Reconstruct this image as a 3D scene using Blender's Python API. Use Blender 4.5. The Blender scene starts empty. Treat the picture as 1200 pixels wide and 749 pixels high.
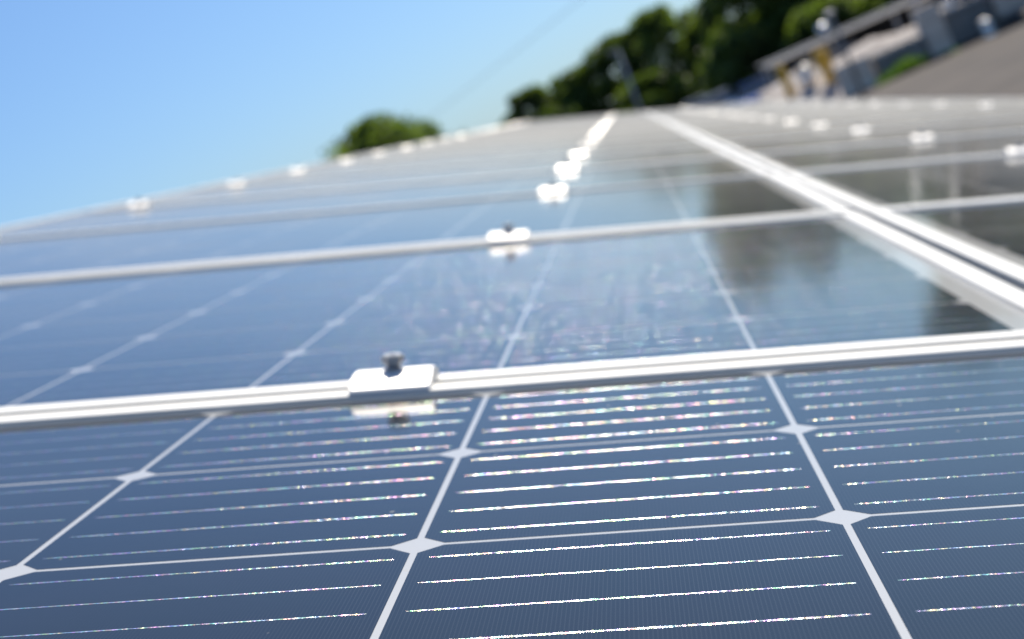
import bpy, bmesh, math, random
from mathutils import Matrix, Vector, Euler
R = math.radians
random.seed(7)
sc = bpy.context.scene
C = sc.collection

# ------------------------------------------------------------------ camera, sky, sun, exposure
TILT = R(19.0)                       # slope of the solar array, falling towards +X
HC = 2.8                             # eye height above the ground
CAM_L = Vector((0.2478, -0.8888, 0.1579))   # camera in the array's own frame (u, v, normal)
RA = Matrix.Rotation(TILT, 4, 'Y')
OFF = Vector((0, 0, HC)) - Vector((0, 0, (RA @ CAM_L).z))
ARR = Matrix.Translation(OFF) @ RA   # array frame -> world

rx, ry, rz = 1.4404, 0.0815, -0.0885
Rl = Matrix.Rotation(ry, 4, 'Z') @ Matrix.Rotation(rx, 4, 'X') @ Matrix.Rotation(rz, 4, 'Z')
cd = bpy.data.cameras.new('camera')
cam = bpy.data.objects.new('camera', cd); C.objects.link(cam)
cam.matrix_world = ARR @ Matrix.Translation(CAM_L) @ Rl
cd.sensor_width = 36; cd.lens = 1854 / 1200 * 36
cd.clip_start = .02; cd.clip_end = 5000
cd.dof.use_dof = True; cd.dof.focus_distance = .53; cd.dof.aperture_fstop = 12.0
sc.camera = cam

el_l, u_l = R(50.0), -0.045           # sun in the array's frame: ahead of the camera
sl = Vector((u_l, math.sqrt(1 - u_l ** 2 - math.sin(el_l) ** 2), math.sin(el_l)))
sun_dir = (RA.to_3x3() @ sl).normalized()
sun_el = math.asin(sun_dir.z); sun_az = math.atan2(sun_dir.x, sun_dir.y)
w = bpy.data.worlds.new('World'); sc.world = w; w.use_nodes = True
nt = w.node_tree; nt.nodes.clear()
sky = nt.nodes.new('ShaderNodeTexSky'); sky.sky_type = 'NISHITA'; sky.sun_disc = False
sky.sun_elevation = sun_el; sky.sun_rotation = sun_az
sky.altitude = 0; sky.air_density = 1.0; sky.dust_density = .7; sky.ozone_density = 1.0
bg = nt.nodes.new('ShaderNodeBackground'); bg.inputs[1].default_value = .12
wo = nt.nodes.new('ShaderNodeOutputWorld')
gm = nt.nodes.new('ShaderNodeGamma'); gm.inputs[1].default_value = .85            # softer sky gradient, as in the hazy bright photograph
tn = nt.nodes.new('ShaderNodeMix'); tn.data_type = 'RGBA'; tn.blend_type = 'MULTIPLY'; tn.inputs[0].default_value = 1
tn.inputs[7].default_value = (.512, .745, 1.075, 1)
nt.links.new(sky.outputs[0], gm.inputs[0]); nt.links.new(gm.outputs[0], tn.inputs[6]); nt.links.new(tn.outputs[2], bg.inputs[0]); nt.links.new(bg.outputs[0], wo.inputs[0])
sd = bpy.data.lights.new('sun', 'SUN'); sd.energy = 5.0; sd.angle = R(.5); sd.color = (1, .93, .82)
so = bpy.data.objects.new('sun', sd); C.objects.link(so)
so.rotation_euler = sun_dir.to_track_quat('Z', 'Y').to_euler()
so.location = (0, 0, 30)
vs = sc.view_settings
sc.display_settings.display_device = 'sRGB'
vs.view_transform = 'Standard'; vs.look = 'None'; vs.exposure = 0.3; vs.gamma = 1; vs.use_curve_mapping = False
sc.cycles.use_denoising = True
sc.cycles.max_bounces = 6
sc.cycles.sample_clamp_indirect = 6
sc.cycles.sample_clamp_direct = 30

# ------------------------------------------------------------------ materials
def mat(name, col, rough=.6, metal=0, coat=0, spec=.5, cr=.03):
    m = bpy.data.materials.new(name); m.use_nodes = True
    b = m.node_tree.nodes['Principled BSDF']
    b.inputs['Base Color'].default_value = (*col, 1)
    b.inputs['Roughness'].default_value = rough; b.inputs['Metallic'].default_value = metal
    b.inputs['Coat Weight'].default_value = coat; b.inputs['Coat Roughness'].default_value = cr
    b.inputs['Coat IOR'].default_value = 1.38
    b.inputs['Specular IOR Level'].default_value = spec
    return m
def N(m, t, **k):
    n = m.node_tree.nodes.new(t)
    for a, v in k.items():
        if a in n.inputs: n.inputs[a].default_value = v
        else: setattr(n, a, v)
    return n
def L(m, a, b): m.node_tree.links.new(a, b)
def B(m): return m.node_tree.nodes['Principled BSDF']
def vary(m, c1, c2, scale, detail=4, bump=0, dist=.01, lo=.35, hi=.65, coord='Object'):
    """colour varies between two real colours of the surface, optional relief"""
    tc = N(m, 'ShaderNodeTexCoord'); no = N(m, 'ShaderNodeTexNoise', Scale=scale, Detail=detail, Roughness=.6)
    L(m, tc.outputs[coord], no.inputs['Vector'])
    cr = N(m, 'ShaderNodeValToRGB'); e = cr.color_ramp.elements
    e[0].position, e[0].color = lo, (*c1, 1); e[1].position, e[1].color = hi, (*c2, 1)
    L(m, no.outputs[0], cr.inputs[0]); L(m, cr.outputs[0], B(m).inputs['Base Color'])
    if bump:
        bp = N(m, 'ShaderNodeBump', Strength=bump, Distance=dist)
        L(m, no.outputs[0], bp.inputs['Height']); L(m, bp.outputs[0], B(m).inputs['Normal'])
    return m

# solar cell: dark blue silicon with fine printed silver fingers, laminated behind glass
m_cell = mat('silicon_cell', (.01, .016, .045), .5, 0, 1, 0, cr=.09)
def cell_nodes(m):
    tc = N(m, 'ShaderNodeTexCoord'); sx = N(m, 'ShaderNodeSeparateXYZ')
    L(m, tc.outputs['Object'], sx.inputs[0])
    mu = N(m, 'ShaderNodeMath', operation='MULTIPLY'); mu.inputs[1].default_value = 1 / .00142
    fr = N(m, 'ShaderNodeMath', operation='FRACT'); gt = N(m, 'ShaderNodeMath', operation='LESS_THAN'); gt.inputs[1].default_value = .22
    L(m, sx.outputs[0], mu.inputs[0]); L(m, mu.outputs[0], fr.inputs[0]); L(m, fr.outputs[0], gt.inputs[0])
    oi = N(m, 'ShaderNodeObjectInfo')
    no = N(m, 'ShaderNodeTexNoise', Scale=18, Detail=3); L(m, tc.outputs['Object'], no.inputs['Vector'])
    c0 = N(m, 'ShaderNodeMix', data_type='RGBA'); c0.inputs[6].default_value = (.004, .006, .009, 1); c0.inputs[7].default_value = (.013, .014, .012, 1)
    L(m, oi.outputs['Random'], c0.inputs[0])
    c1 = N(m, 'ShaderNodeMix', data_type='RGBA', blend_type='MULTIPLY'); c1.inputs[0].default_value = .5
    L(m, c0.outputs[2], c1.inputs[6]); L(m, no.outputs[1], c1.inputs[7])
    c2 = N(m, 'ShaderNodeMix', data_type='RGBA'); c2.inputs[7].default_value = (.024, .027, .028, 1)
    L(m, gt.outputs[0], c2.inputs[0]); L(m, c1.outputs[2], c2.inputs[6]); L(m, c2.outputs[2], B(m).inputs['Base Color'])
def glass_relief(m, s=.12):
    """slight waviness of the cover glass, in the coat only"""
    tc = N(m, 'ShaderNodeNewGeometry'); no = N(m, 'ShaderNodeTexNoise', Scale=9, Detail=2)
    L(m, tc.outputs['Position'], no.inputs['Vector'])
    bp = N(m, 'ShaderNodeBump', Strength=s, Distance=.0015); L(m, no.outputs[0], bp.inputs['Height']); L(m, bp.outputs[0], B(m).inputs['Coat Normal'])
cell_nodes(m_cell); glass_relief(m_cell)
m_back = mat('backsheet_white', (.50, .49, .46), .6, 0, 1, 0, cr=.09); glass_relief(m_back)
# tinned copper ribbon, dimpled, rainbow sparkle painted into its base colour as hue noise
m_bus = mat('tinned_ribbon', (.80, .78, .74), .24, 1, 1, cr=.09)
def bus_nodes(m):
    tc = N(m, 'ShaderNodeTexCoord'); oi = N(m, 'ShaderNodeObjectInfo')
    ad = N(m, 'ShaderNodeVectorMath', operation='ADD'); L(m, tc.outputs['Object'], ad.inputs[0]); L(m, oi.outputs['Location'], ad.inputs[1])
    sc_ = N(m, 'ShaderNodeVectorMath', operation='MULTIPLY'); sc_.inputs[1].default_value = (420, 1400, 1400); L(m, ad.outputs[0], sc_.inputs[0])
    n1 = N(m, 'ShaderNodeTexNoise', Scale=1, Detail=2, Roughness=.5); L(m, sc_.outputs[0], n1.inputs['Vector'])
    n2 = N(m, 'ShaderNodeTexNoise', Scale=560, Detail=1); L(m, ad.outputs[0], n2.inputs['Vector'])
    hs = N(m, 'ShaderNodeMix', data_type='RGBA'); hs.inputs[0].default_value = .5; hs.inputs[6].default_value = (.86, .83, .77, 1)
    ga = N(m, 'ShaderNodeHueSaturation'); ga.inputs['Saturation'].default_value = 2.4; ga.inputs['Value'].default_value = 1.45
    L(m, n2.outputs[1], ga.inputs['Color']); L(m, ga.outputs[0], hs.inputs[7]); L(m, hs.outputs[2], B(m).inputs['Base Color'])
    bp = N(m, 'ShaderNodeBump', Strength=.75, Distance=.0005); L(m, n1.outputs[0], bp.inputs['Height']); L(m, bp.outputs[0], B(m).inputs['Normal'])
bus_nodes(m_bus)
vt = N(m_bus, 'ShaderNodeVectorTransform', vector_type='NORMAL', convert_from='OBJECT', convert_to='WORLD'); vt.inputs[0].default_value = (0, 0, 1)
L(m_bus, vt.outputs[0], B(m_bus).inputs['Coat Normal'])          # the cover glass above the ribbon is flat
def dust(m, c0=.026):
    """thin uniform film of dust: it covers more of the glass the flatter one looks along it"""
    g = N(m, 'ShaderNodeNewGeometry'); d = N(m, 'ShaderNodeVectorMath', operation='DOT_PRODUCT')
    vt = N(m, 'ShaderNodeVectorTransform', vector_type='NORMAL', convert_from='OBJECT', convert_to='WORLD'); vt.inputs[0].default_value = (0, 0, 1)
    L(m, g.outputs['Incoming'], d.inputs[0]); L(m, vt.outputs[0], d.inputs[1])
    ab = N(m, 'ShaderNodeMath', operation='MAXIMUM'); ab.inputs[1].default_value = .004; L(m, d.outputs['Value'], ab.inputs[0])
    no = N(m, 'ShaderNodeTexNoise', Scale=5, Detail=6, Roughness=.65); L(m, g.outputs['Position'], no.inputs['Vector'])
    tm = N(m, 'ShaderNodeMapRange'); tm.inputs['From Min'].default_value = .3; tm.inputs['From Max'].default_value = .7; tm.inputs['To Min'].default_value = c0*.75; tm.inputs['To Max'].default_value = c0*1.25
    L(m, no.outputs[0], tm.inputs['Value'])
    dv = N(m, 'ShaderNodeMath', operation='DIVIDE'); L(m, tm.outputs[0], dv.inputs[0]); L(m, ab.outputs[0], dv.inputs[1])
    sq = N(m, 'ShaderNodeMath', operation='POWER'); sq.inputs[1].default_value = 2; L(m, dv.outputs[0], sq.inputs[0])
    ng = N(m, 'ShaderNodeMath', operation='MULTIPLY'); ng.inputs[1].default_value = -1; L(m, sq.outputs[0], ng.inputs[0])
    ex = N(m, 'ShaderNodeMath', operation='EXPONENT'); L(m, ng.outputs[0], ex.inputs[0])
    df = N(m, 'ShaderNodeBsdfDiffuse'); df.inputs[0].default_value = (.43, .41, .36, 1)
    vo = N(m, 'ShaderNodeTexVoronoi', Scale=60); L(m, g.outputs['Position'], vo.inputs['Vector'])       # sparse dried specks
    sp = N(m, 'ShaderNodeMapRange'); sp.inputs['From Min'].default_value = .05; sp.inputs['From Max'].default_value = .085; sp.inputs['To Min'].default_value = .55; sp.inputs['To Max'].default_value = 1
    L(m, vo.outputs['Distance'], sp.inputs['Value'])
    sv = N(m, 'ShaderNodeSeparateColor'); L(m, vo.outputs['Color'], sv.inputs[0])
    th = N(m, 'ShaderNodeMath', operation='LESS_THAN'); th.inputs[1].default_value = .78; L(m, sv.outputs[0], th.inputs[0])
    mxx = N(m, 'ShaderNodeMath', operation='MAXIMUM'); L(m, sp.outputs[0], mxx.inputs[0]); L(m, th.outputs[0], mxx.inputs[1])
    mn = N(m, 'ShaderNodeMath', operation='MINIMUM'); L(m, ex.outputs[0], mn.inputs[0]); L(m, mxx.outputs[0], mn.inputs[1])
    mx = N(m, 'ShaderNodeMixShader'); L(m, mn.outputs[0], mx.inputs[0]); L(m, df.outputs[0], mx.inputs[1]); L(m, B(m).outputs[0], mx.inputs[2])
    L(m, mx.outputs[0], m.node_tree.nodes['Material Output'].inputs[0])
for m_ in (m_cell, m_back, m_bus): dust(m_)
m_alu = mat('anodised_frame', (.78, .775, .75), .46, .12)
vary(m_alu, (.66, .635, .575), (.75, .725, .66), 6, 5)
m_clamp = mat('cast_clamp_metal', (.84, .81, .76), .42, .3)
_o = N(m_clamp, 'ShaderNodeObjectInfo'); _r = N(m_clamp, 'ShaderNodeMapRange'); _r.inputs['To Min'].default_value = .38; _r.inputs['To Max'].default_value = .65
L(m_clamp, _o.outputs['Random'], _r.inputs['Value']); L(m_clamp, _r.outputs[0], B(m_clamp).inputs['Roughness'])
m_bolt = mat('bolt_steel', (.42, .42, .42), .42, .6)
m_steel = mat('polished_steel', (.75, .75, .75), .30, 1)
m_pole = mat('pale_pole_paint', (.50, .50, .50), .6)
m_galv = vary(mat('galvanised_steel', (.4, .41, .42), .45, .7), (.33, .34, .36), (.48, .49, .50), 8)
m_rail = mat('rail_aluminium', (.5, .5, .5), .45, .6)
m_ground = vary(mat('gravel_ground', (.2, .18, .165), .95), (.045, .036, .028), (.098, .078, .060), .6, 14, .6, .03, .3, .7)
m_conc = vary(mat('weathered_concrete', (.4, .38, .35), .9), (.22, .19, .165), (.52, .46, .41), 2.4, 8, .5)
m_conc2 = vary(mat('pale_cast_concrete', (.4, .38, .35), .9), (.60, .49, .39), (.80, .67, .55), 2.6, 6, .3)
m_bin = vary(mat('grey_painted_steel', (.12, .13, .15), .5, .2), (.15, .143, .133), (.24, .228, .21), 1.5, 5)
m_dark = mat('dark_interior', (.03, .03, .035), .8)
m_yel = vary(mat('yellow_paint', (.75, .42, .03), .45), (.62, .33, .02), (.80, .46, .03), 3)
m_blue = mat('blue_car_paint', (.06, .12, .38), .25, .3, 1)
m_white = mat('white_car_paint', (.78, .78, .78), .3, 0, 1)
m_glass = mat('car_glass', (.02, .025, .03), .05, 0, 0, 1)
m_tyre = mat('tyre_rubber', (.02, .02, .02), .8)
m_lamp = mat('lamp_glass', (.8, .8, .8), .1, .8)
m_bark = vary(mat('bark', (.09, .07, .05), .9), (.06, .045, .03), (.13, .10, .075), 6)
m_wire = mat('black_cable', (.05, .05, .055), .5)
m_shedroof = vary(mat('shed_roof_sheet', (.25, .28, .33), .8, 0), (.10, .115, .14), (.16, .175, .20), 1)
m_fascia = vary(mat('shed_fascia', (.4, .36, .34), .7), (.20, .178, .162), (.34, .305, .28), 1.5)
m_timber = vary(mat('pallet_timber', (.3, .23, .16), .85), (.22, .17, .12), (.38, .31, .24), 3)
def leafmat(name, c1, c2, tr):
    m = bpy.data.materials.new(name); m.use_nodes = True; n = m.node_tree.nodes; n.clear()
    o = n.new('ShaderNodeOutputMaterial'); mx = n.new('ShaderNodeMixShader'); mx.inputs[0].default_value = tr
    d = n.new('ShaderNodeBsdfPrincipled'); d.inputs['Roughness'].default_value = .55; t = n.new('ShaderNodeBsdfTranslucent')
    g = n.new('ShaderNodeNewGeometry'); cr = n.new('ShaderNodeValToRGB'); e = cr.color_ramp.elements
    e[0].color = (*c1, 1); e[1].color = (*c2, 1)
    l = m.node_tree.links; l.new(g.outputs['Random Per Island'], cr.inputs[0])
    l.new(cr.outputs[0], d.inputs['Base Color'])
    ml = n.new('ShaderNodeMix'); ml.data_type = 'RGBA'; ml.blend_type = 'MULTIPLY'; ml.inputs[0].default_value = 1; ml.inputs[7].default_value = (1.6, 1.7, .6, 1)
    l.new(cr.outputs[0], ml.inputs[6]); l.new(ml.outputs[2], t.inputs['Color'])
    l.new(d.outputs[0], mx.inputs[1]); l.new(t.outputs[0], mx.inputs[2]); l.new(mx.outputs[0], o.inputs[0])
    return m
m_leaf = leafmat('broadleaf_foliage', (.05, .08, .018), (.14, .19, .05), .55)
m_leaf2 = leafmat('dark_foliage', (.045, .075, .018), (.12, .16, .04), .5)
m_weed = leafmat('weed_leaves', (.08, .15, .03), (.16, .26, .06), .4)

# ------------------------------------------------------------------ helpers
def box(bm, x0, x1, y0, y1, z0, z1, bev=0):
    v = [bm.verts.new(p) for p in ((x0,y0,z0),(x1,y0,z0),(x1,y1,z0),(x0,y1,z0),(x0,y0,z1),(x1,y0,z1),(x1,y1,z1),(x0,y1,z1))]
    f = [bm.faces.new([v[i] for i in q]) for q in ((3,2,1,0),(4,5,6,7),(0,1,5,4),(1,2,6,5),(2,3,7,6),(3,0,4,7))]
    if bev:
        es = list({e for q in f for e in q.edges})
        bmesh.ops.bevel(bm, geom=es, offset=bev, segments=2, profile=.5, affect='EDGES')
def prism(bm, pts, axis, a, b):
    """polygon pts (2D) extruded along axis from a to b"""
    def P(p, t): return {'x': (t, p[0], p[1]), 'y': (p[0], t, p[1]), 'z': (p[0], p[1], t)}[axis]
    A = [bm.verts.new(P(p, a)) for p in pts]; D = [bm.verts.new(P(p, b)) for p in pts]
    n = len(pts)
    bm.faces.new(A); bm.faces.new(D[::-1])
    for i in range(n): bm.faces.new((A[i], D[i], D[(i+1) % n], A[(i+1) % n]))
def tube(bm, p0, p1, r0, r1=None, n=12):
    r1 = r0 if r1 is None else r1
    p0, p1 = Vector(p0), Vector(p1); d = (p1 - p0)
    q = d.to_track_quat('Z', 'Y'); a = []; b = []
    for i in range(n):
        c, s = math.cos(2*math.pi*i/n), math.sin(2*math.pi*i/n)
        a.append(bm.verts.new(p0 + q @ Vector((c*r0, s*r0, 0)))); b.append(bm.verts.new(p1 + q @ Vector((c*r1, s*r1, 0))))
    for i in range(n): bm.faces.new((a[i], a[(i+1) % n], b[(i+1) % n], b[i]))
    bm.faces.new(a[::-1]); bm.faces.new(b)
def lathe(bm, prof, n=24, c=(0, 0)):
    rings = [[bm.verts.new((c[0]+r*math.cos(2*math.pi*i/n), c[1]+r*math.sin(2*math.pi*i/n), z)) for i in range(n)] for r, z in prof]
    for a, b in zip(rings, rings[1:]):
        for i in range(n): bm.faces.new((a[i], a[(i+1) % n], b[(i+1) % n], b[i]))
    bm.faces.new(rings[0][::-1]); bm.faces.new(rings[-1])
def mesh(name, bm, m, fix=True):
    if fix: bmesh.ops.recalc_face_normals(bm, faces=bm.faces)
    me = bpy.data.meshes.new(name); bm.to_mesh(me); bm.free(); me.materials.append(m); return me
def smooth(me):
    for p in me.polygons: p.use_smooth = True
    return me
def ob(name, data, parent=None, loc=None, **props):
    o = bpy.data.objects.new(name, data); C.objects.link(o)
    if parent is not None: o.parent = parent
    if loc is not None: o.location = loc
    for k, v in props.items(): o[k] = v
    return o
def thing(name, label, cat, loc=(0,0,0), rot=(0,0,0), group=None, data=None):
    o = ob(name, data, None, loc, label=label, category=cat); o.rotation_euler = rot
    if group: o['group'] = group
    return o
def part(name, parent, m, fn, sm=False, **props):
    bm = bmesh.new(); fn(bm); me = mesh(name, bm, m)
    if sm: smooth(me)
    return ob(name, me, parent, **props)
def on_array(u, v, z=0): return (ARR @ Vector((u, v, z)))
ROT = (0, TILT, 0)

# ------------------------------------------------------------------ ground
bm = bmesh.new(); box(bm, -1500, 1500, -1500, 2500, -.5, 0)
ob('ground', mesh('ground', bm, m_ground), kind='structure')

# ------------------------------------------------------------------ solar panels
p = .158                                   # cell pitch
LIP_U, LIP_V, MU, MV, ZF = .0185, .0210, .021, .0028, .0034
GAPV = .0605 - 2 * (LIP_V + MV)
PITCH = 6 * p + .0605
PW = 10 * p + 2 * (LIP_U + MU); PD = 6 * p + 2 * (LIP_V + MV)
GU = .014
# panel origin = near left corner of the cell grid, at glass level
def frame_mesh():
    bm = bmesh.new()
    x0, x1, y0, y1 = -(LIP_U+MU), 10*p+LIP_U+MU, -(LIP_V+MV), 6*p+LIP_V+MV
    prof = [(.0, -.036), (.0, ZF-.0007), (.035, ZF), (.965, ZF), (1, ZF-.0007), (1, -.001), (.08, -.0045), (.08, -.034), (1.2, -.034), (1.2, -.036)]
    rings = []
    for t, z in prof:
        a, b = t*LIP_U, t*LIP_V
        rings.append([bm.verts.new(c) for c in ((x0+a,y0+b,z),(x1-a,y0+b,z),(x1-a,y1-b,z),(x0+a,y1-b,z))])
    rings.append(rings[0])
    for a, b in zip(rings, rings[1:]):
        for i in range(4): bm.faces.new((a[i], a[(i+1)%4], b[(i+1)%4], b[i]))
    return mesh('frame', bm, m_alu)
def back_mesh():
    bm = bmesh.new(); box(bm, -MU-.002, 10*p+MU+.002, -MV-.002, 6*p+MV+.002, -.0036, 0)
    return mesh('backsheet', bm, m_back)
def cell_pts(cx=0, cy=0):
    h, c = .0776, .0088
    return [(cx+x, cy+y) for x, y in ((-h+c,-h),(h-c,-h),(h,-h+c),(h,h-c),(h-c,h),(-h+c,h),(-h,h-c),(-h,-h+c))]
def cell_mesh():
    bm = bmesh.new(); prism(bm, cell_pts(), 'z', .00002, .00008); return mesh('solar_cell', bm, m_cell)
def sheet_mesh():
    bm = bmesh.new()
    for i in range(10):
        for j in range(6): prism(bm, cell_pts((i+.5)*p, (j+.5)*p), 'z', .00002, .00008)
    return mesh('cell_sheet', bm, m_cell)
def bus_strip(bm, cx, cy, seed, flat=1.0, half=.0725):
    rr = random.Random(seed); n = 26; prev = None
    for k in range(n+1):
        x = cx - half + 2*half*k/n
        pinch = (.62, .95, 1.0, .9)[k % 4]
        wd = .00058*pinch*(1+rr.uniform(-.08,.08)); h = .00008+flat*(.00003+.00006*pinch)
        if k in (0, n): wd *= .6; h = .00011
        ring = [bm.verts.new((x, cy+s*wd, z)) for s, z in ((-1,.00005),(-.62,h-.00003*flat),(0,h),(.62,h-.00003*flat),(1,.00005))]
        if prev:
            for a in range(4): bm.faces.new((prev[a], prev[a+1], ring[a+1], ring[a])).smooth = True
        prev = ring
def bus_mesh(j, s, **k):
    bm = bmesh.new(); bus_strip(bm, 0, (j-2)*.031, s, **k)
    return mesh('busbar', bm, m_bus)
FR, BK, CE, SH = frame_mesh(), back_mesh(), cell_mesh(), sheet_mesh()
BUS = [[bus_mesh(j, 10*s+j) for j in range(5)] for s in range(4)]
ORD = 'nearest second third fourth fifth sixth seventh eighth ninth tenth eleventh twelfth thirteenth fourteenth fifteenth sixteenth seventeenth eighteenth nineteenth twentieth twenty-first twenty-second'.split()
BUSF = [[bus_mesh(j, 10*s+j+70, flat=.55, half=.0765) for j in range(5)] for s in range(4)]   # second row: flatter, longer ribbons
U0 = (-7*p, 3*p + 2*(LIP_U+MU) + GU)
NROW = 21
def panel_label(col, i):
    side = 'left' if col == 0 else 'right'
    if i == 0: return f'{side} panel of the nearest row, dark blue cells with silver busbars' + (', in sharp focus' if col == 0 else '')
    if i == NROW-1: return f'farthest solar panel of the {side} column, at the end of the array'
    return f'{ORD[i]} solar panel from the camera in the {side} column of the array'
for col in (0, 1):
    for i in range(NROW):
        v0 = -6*p + i*PITCH
        jr = random.Random(100*col+i)
        t = thing('solar_panel', panel_label(col, i), 'solar panel', on_array(U0[col], v0, jr.uniform(-.0006,.0006) if i > 1 else 0),
                  (jr.uniform(-.0006,.0006) if i > 1 else 0, TILT+(jr.uniform(-.0005,.0005) if i > 1 else 0), 0), 'solar panels of the array')
        ob('frame', FR, t); ob('backsheet', BK, t)
        if i <= 3:
            det = set()
            if i == 0 and col == 0: det = {(a, b) for a in (5,6,7,8,9) for b in (2,3,4,5)}
            if i == 1 and col == 0: det = {(a, b) for a in (4,5,6,7,8,9) for b in (0,1,2)}
            if i == 1 and col == 1: det = {(a, b) for a in (0,1) for b in (4,5)}
            bs = bmesh.new() if i <= 1 else None
            for a in range(10):
                for b in range(6):
                    c = ob('solar_cell', CE, t, ((a+.5)*p, (b+.5)*p, 0))
                    for j in range(5):
                        if (a, b) in det: ob('busbar', (BUSF if i else BUS)[jr.randrange(4)][j], c)
                        elif bs is not None: bus_strip(bs, (a+.5)*p, (b+.5)*p+(j-2)*.031, jr.random(), *((.55, .0765) if i else (1, .0725)))
            if bs is not None: ob('busbar_strips', mesh('busbar_strips', bs, m_bus), t, kind='stuff')
        else:
            ob('cell_sheet', SH, t)

# ------------------------------------------------------------------ mid clamps on the seams
def clamp_body():
    bm = bmesh.new()
    # cross-section (v, z): top plate crowned towards the sun side, lips on both frames, web down the gap
    z = ZF
    pts = [(-.026, z+.0003), (-.026, z+.0014), (-.0245, z+.0028), (-.014, z+.0068), (-.004, z+.0092), (.006, z+.0092), (.017, z+.0070), (.021, z+.0045), (.021, z+.0003),
           (GAPV/2-.0006, z+.0003), (GAPV/2-.0006, -.030), (-GAPV/2+.0006, -.030), (-GAPV/2+.0006, z+.0003)]
    prism(bm, pts, 'x', -.0240, .0240)
    es = [e for e in bm.edges if abs(e.verts[0].co.x-e.verts[1].co.x) < 1e-6 and e.verts[0].co.z > z+.001 and e.verts[1].co.z > z+.001]
    bmesh.ops.bevel(bm, geom=es, offset=.0018, segments=3, profile=.5, affect='EDGES')
    return mesh('clamp_body', bm, m_clamp)
def bolt_mesh():
    bm = bmesh.new(); z = ZF+.0092
    lathe(bm, [(.0060, z), (.0060, z+.0010), (.0038, z+.0012), (.0044, z+.0026), (.0062, z+.0048)], 20)   # washer and neck
    prism(bm, [(.0068*math.cos(R(60*k+10)), .0068*math.sin(R(60*k+10))) for k in range(6)], 'z', z+.0048, z+.0084)
    lathe(bm, [(.0058, z+.0085), (.0050, z+.0093), (.0028, z+.0093), (.0024, z+.0086)], 20)
    return mesh('bolt', bm, m_bolt)
CB, BO = clamp_body(), bolt_mesh()
LINES = [(.100, 'silver clamp in the inner line on left panels'), (-.995, 'silver clamp in the outer line on left panels'),
         (.958, 'silver clamp in the inner line on right panels'), (1.79, 'silver clamp in the outer line on right panels')]
for li, (u, txt) in enumerate(LINES):
    for i in range(NROW-1):
        vc = .0605/2 + i*PITCH
        jr = random.Random(li*50+i)
        lab = f'{txt}, on the {ORD[i].replace("nearest","first")} seam from the camera'
        if li == 0 and i == 0: lab = 'nearest silver mid clamp with upright dark bolt, on the first seam'
        t = thing('mid_clamp', lab, 'clamp', on_array(u + (jr.uniform(-.006,.006) if i else 0), vc), (jr.uniform(-.03,.03) if i else 0, TILT+(jr.uniform(-.03,.03) if i else 0), 0), 'mid clamps on the panel seams')
        ob('clamp_body', CB, t); ob('bolt', BO, t)

# ------------------------------------------------------------------ mounting frame below the panels
UL, UR = U0[0]-LIP_U-MU, U0[1]+10*p+LIP_U+MU
V0, V1 = -6*p-.03, -6*p+NROW*PITCH
for (u, _), nm in zip(LINES, ('inner left', 'outer left', 'inner right', 'outer right')):
    t = thing('mounting_rail', f'long aluminium mounting rail under the {nm} line of clamps', 'rail', on_array(u, 0), ROT, 'mounting rails under the panels')
    def f(bm):
        box(bm, -.02, -.012, V0-.1, V1+.1, -.078, -.038); box(bm, .012, .02, V0-.1, V1+.1, -.078, -.038); box(bm, -.012, .012, V0-.1, V1+.1, -.078, -.070)
    part('channel', t, m_rail, f)
nb = 6
for k in range(nb):
    v = V0 + .4 + k*(V1-V0-.8)/(nb-1)
    t = thing('cross_beam', f'galvanised cross beam carrying the rails, {ORD[k]} from the camera', 'beam', on_array((UL+UR)/2, v), ROT, 'cross beams under the array')
    hw = (UR-UL)/2-.15
    def f(bm): prism(bm, [(-.04,-.20),(.04,-.20),(.04,-.19),(.006,-.19),(.006,-.09),(.04,-.09),(.04,-.08),(-.04,-.08),(-.04,-.09),(-.006,-.09),(-.006,-.19),(-.04,-.19)], 'x', -hw, hw)
    part('beam_section', t, m_galv, f)
    for u, sd_ in ((UL+.45, 'high'), (UR-.45, 'low')):
        top = on_array(u, v, -.20)
        t = thing('support_post', f'galvanised support post on the {sd_} side of the array, {ORD[k]} from the camera', 'post', (top.x, top.y, 0), (0,0,0), 'support posts under the array')
        part('post_shaft', t, m_galv, lambda bm: box(bm, -.05, .05, -.05, .05, .012, top.z-.01, .006))
        part('base_plate', t, m_galv, lambda bm: box(bm, -.12, .12, -.12, .12, 0, .012))

# ------------------------------------------------------------------ yard behind the array
def block_stack(x0, x1, y0, z_top, label, m, n=2, depth=.8):
    t = thing('concrete_block_stack', label, 'concrete blocks', (x0, y0, 0))
    hh = z_top/n
    for k in range(n):
        L_ = (x1-x0); cnt = max(1, round(L_/1.4))
        for c in range(cnt):
            o = .03*((k+c) % 2)
            a, b = c*L_/cnt+.008, (c+1)*L_/cnt-.008
            part('block', t, m, lambda bm: box(bm, a, b, o, depth+o, k*hh+.004, (k+1)*hh-.004, .025))
    return t
block_stack(6.75, 7.85, 50.2, 1.05, 'pale weathered concrete blocks stacked two high beside the slim post', m_conc2, 2)
block_stack(9.75, 10.5, 50.6, 1.7, 'tall narrow stack of pale concrete blocks between two grey bins', m_conc2, 3)
bm = bmesh.new(); nx, ny = 60, 16; rr = random.Random(3); g = {}  # bank in place of a wall, sloped so the sun brightens it
for a in range(nx+1):
    for b in range(ny+1):
        x = 4.6+8.6*a/nx; q = b/ny; y = 51.2+5.2*q
        z = 1.15*min(1, q*1.5)**.9 + .10*math.sin(x*2.3)*q + rr.uniform(-.05,.05)
        if b == 0: z = -.04
        if a in (0, nx): z = -.05
        g[a, b] = bm.verts.new((x, y, z))
for a in range(nx):
    for b in range(ny): bm.faces.new((g[a,b], g[a+1,b], g[a+1,b+1], g[a,b+1]))
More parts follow.
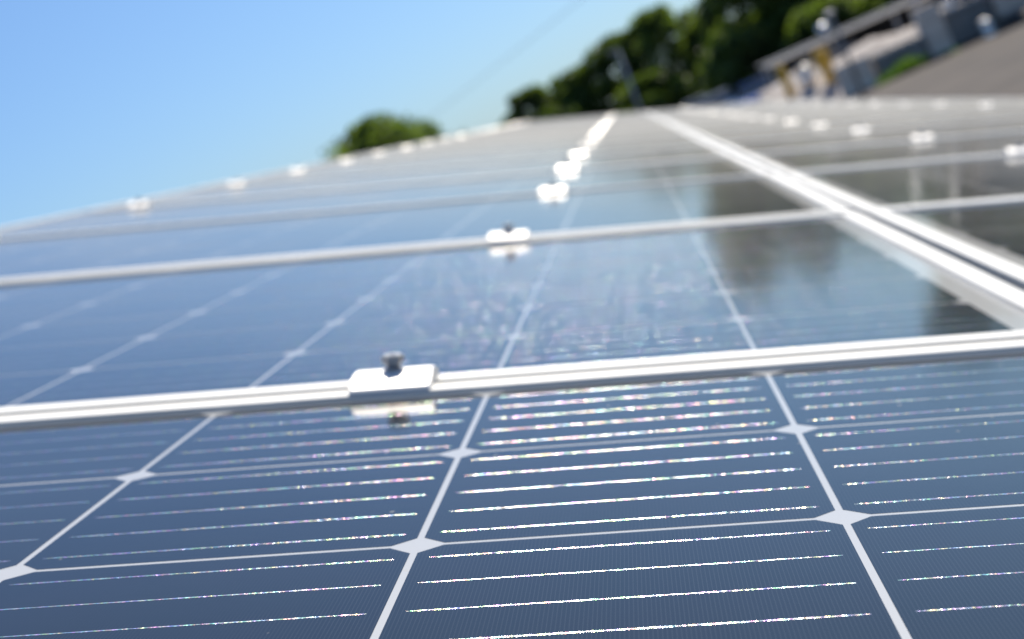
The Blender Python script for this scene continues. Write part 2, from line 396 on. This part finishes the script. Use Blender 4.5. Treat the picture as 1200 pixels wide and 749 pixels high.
ob('sun_catching_bank', smooth(mesh('sun_catching_bank', bm, m_conc)), kind='structure')
def steel_bin(x0, x1, y0, h, label):
    t = thing('steel_bin', label, 'bin', (x0, y0, 0), group='dark grey steel bins')
    wd, dp = x1-x0, 1.4
    def shell(bm):
        o = [(0,0),(wd,0),(wd,dp),(0,dp)]; tw = .05
        for (a, b, c, d) in ((0,wd,0,tw),(0,wd,dp-tw,dp),(0,tw,tw,dp-tw),(wd-tw,wd,tw,dp-tw)): box(bm, a, b, c, d, .08, h)
        box(bm, tw, wd-tw, tw, dp-tw, .08, .12)
    part('bin_shell', t, m_bin, shell)
    def ribs(bm):
        n = max(2, int(wd/.45))
        for k in range(n+1): box(bm, k*(wd-.06)/n, k*(wd-.06)/n+.06, -.045, -.003, .1, h-.06)
    part('stiffening_ribs', t, m_bin, ribs)
    part('top_rim', t, m_galv, lambda bm: box(bm, -.03, wd+.03, -.06, -.003, h-.055, h+.02))
    for xx in (.1, wd-.25): part('skid', t, m_dark, lambda bm: box(bm, xx, xx+.15, 0, dp, 0, .078))
steel_bin(7.98, 9.68, 50.5, .86, 'low dark grey steel bin with weeds growing at its foot')
steel_bin(10.58, 12.0, 51.0, 1.25, 'taller dark grey steel bin beside the pale container')
t = thing('site_container', 'pale beige ribbed container raised on dark skids at the edge of the gravel', 'container', (12.2, 51.2, 0))
def cont(bm):
    box(bm, 0, 6.05, 0, 2.4, .28, 2.6)
    for k in range(30): box(bm, .08+k*.2, .18+k*.2, -.035, -.002, .4, 2.5)
part('container_shell', t, m_conc2, cont)
part('corner_rail', t, m_fascia, lambda bm: box(bm, -.03, 6.08, -.06, -.037, .28, .42))
for xx in (.3, 2.8, 5.4): part('skid', t, m_dark, lambda bm: box(bm, xx, xx+.35, 0, 2.4, 0, .279))
# low shed with pale fascia
t = thing('storage_shed', 'long low open shed with pale sloping eave above a dark bay', 'shed', (5.6, 59.5, 0))
part('eave_sheet', t, m_fascia, lambda bm: prism(bm, [(-.24,1.74),(-.05,1.872),(-.05,1.90),(-.26,1.76)], 'x', 0, 15.2))
def rf(bm): prism(bm, [(-.05, 1.885), (1.7, 1.92), (1.7, 1.95), (-.05, 1.925)], 'x', -.15, 15.35)
part('roof', t, m_shedroof, rf)
part('back_wall', t, m_dark, lambda bm: box(bm, 0, 15.2, 1.55, 1.65, 0, 1.90))
for k in range(2): part('side_wall', t, m_bin, lambda bm: box(bm, k*15.12, k*15.12+.08, .1, 1.54, 0, 1.88))
for k in range(7): part('shed_post', t, m_galv, lambda bm: box(bm, .12+k*2.45, .24+k*2.45, .1, .22, 0, 1.86))
# things stored in and before the shed
rs = random.Random(5)
for k in range(9):
    x = 5.9 + k*.98 + rs.uniform(-.1,.1); h = rs.uniform(.95, 1.65)
    lab = f'stack of weathered pallets under the shed, {ORD[k]} from the left'.replace('nearest', 'first')
    t = thing('pallet_stack', lab, 'pallets', (x, 57.2+rs.uniform(-.3,.3), 0), (0,0,rs.uniform(-.1,.1)), 'pallet stacks before the shed')
    n = int(h/.15)
    def deck(bm):
        for a in range(n):
            z = a*.15
            for c in range(3): box(bm, 0, .85, c*.37, c*.37+.1, z, z+.1)
            for c in range(5): box(bm, c*.185, c*.185+.11, 0, .84, z+.101, z+.122)
            box(bm, 0, .85, 0, .1, z+.123, z+.149)
    part('pallet_boards', t, m_conc if k % 3 else m_timber, deck)
# yellow barrels and bollard
def barrel(x, y, z, r, h, label, m):
    t = thing('barrel', label, 'barrel', (x, y, z))
    part('drum', t, m, lambda bm: lathe(bm, [(r*.93,0),(r,.03*h),(r*.96,.06*h),(r*.96,.32*h),(r,.34*h),(r*.96,.36*h),(r*.96,.64*h),(r,.66*h),(r*.96,.68*h),(r*.96,.94*h),(r,.97*h),(r*.93,h)], 28), True)
    part('bung', t, m_dark, lambda bm: lathe(bm, [(r*.12,h),(r*.12,h+.02)], 12, (r*.5, 0)))
barrel(6.88, 52.9, .50, .21, .58, 'narrow yellow barrel at the bottom of the yellow pair', m_yel)
barrel(6.85, 52.9, 1.105, .27, .62, 'wide yellow barrel standing on the narrow yellow barrel', m_yel)
t = thing('bollard', 'slim yellow bollard standing left of the yellow barrels', 'bollard', (5.48, 53.0, .35))
part('bollard_shaft', t, m_yel, lambda bm: lathe(bm, [(.14,0),(.14,1.30),(.12,1.38),(.06,1.42)], 20), True)
part('base_flange', t, m_galv, lambda bm: lathe(bm, [(.24,0),(.24,.02),(.141,.021)], 20))
# gravel heap
def heap(name, x, y, rx_, ry_, h, label):
    bm = bmesh.new(); n = 26; rr = random.Random(int(x*10))
    vv = {}
    for a in range(n+1):
        for b in range(n+1):
            s, t_ = a/n*2-1, b/n*2-1; r = math.hypot(s, t_)
            z = h*max(0, 1-r)**.85 + (rr.uniform(-.05,.05) if r < .95 else -.05)
            vv[a,b] = bm.verts.new((s*rx_, t_*ry_, z))
    for a in range(n):
        for b in range(n): bm.faces.new((vv[a,b], vv[a+1,b], vv[a+1,b+1], vv[a,b+1]))
    t = thing(name, label, 'gravel', (x, y, 0), data=smooth(mesh(name, bm, m_conc)))
heap('gravel_heap', 6.6, 62, 2.6, 2.4, 1.25, 'pale heap of gravel left of the yellow barrels')

# slim post and utility pole
t = thing('lamp_post', 'slim blue grey post rising in front of the concrete blocks', 'lamp post', (6.42, 44, 0))
part('post_shaft', t, m_bin, lambda bm: tube(bm, (0,0,0), (0,0,2.62), .065, .05, 14), True)
part('lamp_head', t, m_galv, lambda bm: box(bm, -.14, .12, -.1, .1, 2.62, 2.74, .02))
part('lamp_lens', t, m_lamp, lambda bm: lathe(bm, [(.05,2.56),(.075,2.60),(.07,2.619)], 14, (-.06,-.0)), True)
t = thing('lamp_post', 'thin grey lamp pole standing before the trees', 'lamp post', (.88, 90, 0))
part('pole_shaft', t, m_pole, lambda bm: tube(bm, (0,0,0), (.26,0,5.5), .10, .07, 14), True)
part('lamp_head', t, m_pole, lambda bm: box(bm, -.3, .32, -.09, .09, 5.5, 5.62, .03))
t2 = thing('utility_pole', 'far utility pole hidden behind the lone round tree at left', 'utility pole', (-14.4, 118, 0))
part('pole_shaft', t2, m_bark, lambda bm: tube(bm, (0,0,0), (0,0,7.4), .13, .1, 14), True)
def wire(bm):
    a, b = Vector((-14.4,118,7.4)), Vector((18,28,9.6)); pr = a
    for k in range(1, 25):
        s = k/24; q = a.lerp(b, s); q.z -= 4*.3*s*(1-s); tube(bm, pr, q, .016, None, 6); pr = q
bm = bmesh.new(); wire(bm)
thing('power_line', 'thin dark power line crossing the blue sky', 'cable', data=mesh('power_line', bm, m_wire))

# cars
def car(x, y, rz_, m, label, glow=1):
    t = thing('parked_car', label, 'car', (x, y, 0), (0,0,rz_), 'cars parked beyond the array')
    def body(bm):
        prism(bm, [(-2.05,.32),(-2.08,.62),(-1.95,.86),(-1.2,.95),(1.35,.98),(1.9,.93),(2.05,.7),(2.05,.32)], 'y', -.84, .84)
        bmesh.ops.bevel(bm, geom=[e for e in bm.edges], offset=.07, segments=3, profile=.5, affect='EDGES')
    part('body', t, m, body, True)
    def cabin(bm):
        a = [(-1.15,.93),(-.45,1.40),(1.0,1.42),(1.7,.93)]
        A = [bm.verts.new((q[0], -.76, q[1])) if q[1] < 1 else bm.verts.new((q[0], -.6, q[1])) for q in a]
        D = [bm.verts.new((v.co.x, -v.co.y, v.co.z)) for v in A]
        bm.faces.new(A); bm.faces.new(D[::-1])
        for i in range(4): bm.faces.new((A[i], D[i], D[(i+1)%4], A[(i+1)%4]))
    part('windows', t, m_glass, cabin)
    part('roof_panel', t, m, lambda bm: box(bm, -.47, 1.02, -.62, .62, 1.415, 1.47, .02), True)
    for sx in (-1.3, 1.3):
        for sy in (-1, 1):
            wv = part('wheel', t, m_tyre, lambda bm: tube(bm, (sx, sy*.68, .31), (sx, sy*.86, .31), .31, None, 24))
            part('rim', wv, m_galv, lambda bm: tube(bm, (sx, sy*.861, .31), (sx, sy*.875, .31), .19, .17, 16))
    for sy in (-.6, .6): part('headlight', t, m_lamp, lambda bm: box(bm, -2.1, -2.02, sy-.17, sy+.17, .66, .80, .015))
car(5.35, 63.5, R(78), m_blue, 'blue parked car facing the camera, nearest of the cars')
car(4.15, 70.5, R(84), m_white, 'white parked car just left of the blue car')
car(3.6, 80.0, R(95), m_white, 'farthest white parked car by the tree line')

# weeds
def weed(x, y, r, h, n, label):
    bm = bmesh.new(); rr = random.Random(int(x*31+y))
    for k in range(n):
        a = rr.uniform(0, 6.28); d = r*math.sqrt(rr.random()); bx, by = d*math.cos(a), d*math.sin(a)
        hh = h*rr.uniform(.4, 1); le = rr.uniform(0, 6.28); lx, ly = .45*hh*math.cos(le), .45*hh*math.sin(le); wd = .02+.03*rr.random()
        px, py = -math.sin(le)*wd, math.cos(le)*wd
        v = [bm.verts.new(q) for q in ((bx-px*.5,by-py*.5,-.01),(bx+px*.5,by+py*.5,-.01),(bx+lx*.5+px,by+ly*.5+py,hh*.6),(bx+lx,by+ly,hh),(bx+lx*.5-px,by+ly*.5-py,hh*.6))]
        bm.faces.new(v)
    thing('weed_clump', label, 'weed', (x, y, 0), data=mesh('weed_clump', bm, m_weed, False), group='weeds on the gravel')
weed(8.75, 49.9, .30, .50, 200, 'tallest leafy weed clump against the low grey bin')
weed(8.3, 49.8, .28, .34, 150, 'lower green weeds left of the tallest clump at the grey bin')
weed(7.95, 49.6, .25, .2, 120, 'sparse weeds at the left corner of the low grey bin')
weed(9.25, 49.95, .22, .35, 110, 'small weed tuft at the right end of the low grey bin')
weed(6.15, 28.8, .22, .12, 160, 'small patch of bright weeds on open gravel near the panels')
weed(10.2, 50.0, .35, .15, 120, 'thin weeds at the foot of the tall block stack')

# steel drums, flues and roof vents added for their sun glints
def drum(x, y, z, r_, h, label):  # made-up drum, placed for a sun glint
    t = thing('glint_drum', label, 'drum', (x, y, z), group='steel drums added for sun glints in the yard')
    part('drum_shell', t, m_steel, lambda bm: lathe(bm, [(r_*.97,0),(r_,.03*h),(r_*.97,.06*h),(r_*.97,.48*h),(r_,.5*h),(r_*.97,.52*h),(r_*.97,.94*h),(r_,.97*h),(r_*.9,h)], 28), True)
    part('cap', t, m_dark, lambda bm: lathe(bm, [(r_*.15,h+.001),(r_*.15,h+.03)], 12))
drum(11.55, 50.3, 0, .22, .55, 'short steel drum added for a sun glint before the taller grey bin')
drum(11.0, 51.6, 1.252, .20, .35, 'steel drum added for a sun glint, at the left on top of the taller grey bin')
drum(6.2, 53.3, .55, .28, .9, 'steel drum added for a sun glint between the yellow bollard and the yellow barrels')
def flue(x, y, h, label):  # added so its sloped cowl glints as streaks in the right panels
    t = thing('glint_flue', label, 'flue pipe', (x, y, 0), group='polished flue pipes added for sun glints behind the bins')
    part('flue_pipe', t, m_galv, lambda bm: tube(bm, (0,0,0), (0,0,h-1.0), .05, None, 20), True)
    part('flue_sleeve', t, m_steel, lambda bm: tube(bm, (0,0,h-.999), (0,0,h-.1), .085, None, 32), True)
    part('cowl', t, m_steel, lambda bm: lathe(bm, [(.24,h-.15),(.26,h-.12),(.02,h-.02)], 40))
flue(11.65, 52.8, 3.1, 'taller polished flue pipe added for its sun glint, behind the taller grey bin')
flue(10.35, 53.0, 3.1, 'shorter polished flue pipe added for its sun glint, behind the tall block stack')
for k, (x, y) in enumerate(((8.2, 60.2), (12.4, 60.3))):  # made-up vents whose shiny domes give sun glints
    t = thing('glint_vent', ('left', 'right')[k]+' one of the two round metal vents added for sun glints on the low shed roof', 'roof vent', (x, y, 1.935), group='round vents added for sun glints on the shed roof')
    part('vent_neck', t, m_galv, lambda bm: lathe(bm, [(.14,0),(.14,.2)], 20))
    part('vent_dome', t, m_steel, lambda bm: lathe(bm, [(.17,.201),(.23,.27),(.24,.36),(.19,.45),(.05,.49)], 24), True)

# ------------------------------------------------------------------ trees
def tree(x, y, h, r, label, m, seed, low=.12, n=9000):
    rr = random.Random(seed)
    t = thing('broadleaf_tree', label, 'tree', (x, y, 0), (0,0,0), 'trees beyond the array')
    def trunk(bm):
        tube(bm, (0,0,-.1), (.05*h*.3,0,h*.45), .035*h*.6, .02*h*.6, 10); tube(bm, (.05*h*.3,0,h*.45), (0,.1,h*.85), .02*h*.6, .006*h, 8)
        for k in range(7):
            a = k*2.4+rr.uniform(-.4,.4); z = h*(.25+.08*k); tube(bm, (.01*h,0,z), (math.cos(a)*r*.7, math.sin(a)*r*.7, z+h*.16), .009*h, .003*h, 6)
    part('trunk', t, m_bark, trunk)
    # clumps spread through the crown volume
    cl = []
    z0, z1 = h*low, h; nc = 46
    for k in range(nc):
        s = rr.random(); z = z0+(z1-z0)*s
        prof = math.sin(math.pi*min(1, (.18+.82*s)**1.05))**.6 if s < 1 else 0
        a = rr.uniform(0, 6.283); d = r*prof*math.sqrt(rr.uniform(.05, 1))
        cr_ = r*rr.uniform(.22,.42)
        z = min(z, h-cr_*.8)
        cl.append((d*math.cos(a), d*math.sin(a), z, cr_))
    cl.append((0, 0, h-r*.3, r*.3))
    co = []; 
    for k in range(n):
        cx, cy, cz, c = cl[rr.randrange(len(cl))]
        while True:
            q = Vector((rr.uniform(-1,1), rr.uniform(-1,1), rr.uniform(-1,1)))
            if .3 < q.length < 1: break
        P = Vector((cx+q.x*c, cy+q.y*c, cz+q.z*c*.8))
        a = Vector((rr.gauss(0,1), rr.gauss(0,1), rr.gauss(0,1))).normalized(); b = a.orthogonal().normalized()
        sz = rr.uniform(.09,.17)*(r/3)**.3
        cc = a.cross(b)
        co += [P-b*sz*1.5, P+cc*sz*.8, P+b*sz*1.5, P-cc*sz*.8]
    me = bpy.data.meshes.new('crown'); me.from_pydata([tuple(v) for v in co], [], [(4*i,4*i+1,4*i+2,4*i+3) for i in range(n)]); me.materials.append(m)
    ob('crown', me, t)
tree(-12.1, 80, 7.4, 3.9, 'lone round tree rising alone behind the left edge of the array', m_leaf, 1, .2)
tree(-5.2, 101, 6.1, 2.2, 'small round tree at the left end of the tree line', m_leaf2, 2)
tree(-2.2, 100, 6.0, 2.6, 'bushy tree second from the left end of the tree line', m_leaf, 3)
tree(.9, 99, 6.9, 2.8, 'tree directly behind the thin lamp pole', m_leaf2, 4)
tree(3.9, 97, 7.3, 2.7, 'tree between the thin lamp pole and the first tall tree', m_leaf, 5)
tree(7.9, 77, 10.2, 2.7, 'tall tree above the parked cars', m_leaf, 6, .06, 14000)
tree(7.6, 83, 8.3, 2.7, 'tree half hidden behind the tall tree above the cars', m_leaf2, 21, .06, 11000)
tree(11.2, 79, 8.6, 2.4, 'tree behind the left end of the shed roof', m_leaf2, 7, .06, 12000)
tree(14.3, 80, 6.4, 2.6, 'lower tree behind the middle of the shed', m_leaf, 8, .05, 10000)
tree(18.9, 77, 10.4, 3.4, 'tall broad tree behind the right end of the shed', m_leaf2, 9, .05, 14000)
tree(24.5, 79, 9.0, 3.4, 'wide tree farthest right beyond the container', m_leaf, 10, .05)
tree(6.2, 74, 3.6, 2.0, 'low bush under the tall tree behind the cars', m_leaf2, 11, .0, 7000)
tree(9.9, 72, 3.4, 2.2, 'low bush behind the shed roof at its left', m_leaf, 12, .0, 7000)
tree(13.6, 73, 3.6, 2.4, 'low bush behind the shed roof near its middle', m_leaf2, 13, .0, 7000)
tree(1.8, 93, 3.8, 2.4, 'low bush to the right of the lamp pole foot', m_leaf, 14, .0, 7000)
tree(18, 71, 3.6, 2.6, 'low bush behind the pale container', m_leaf, 15, .0, 7000)
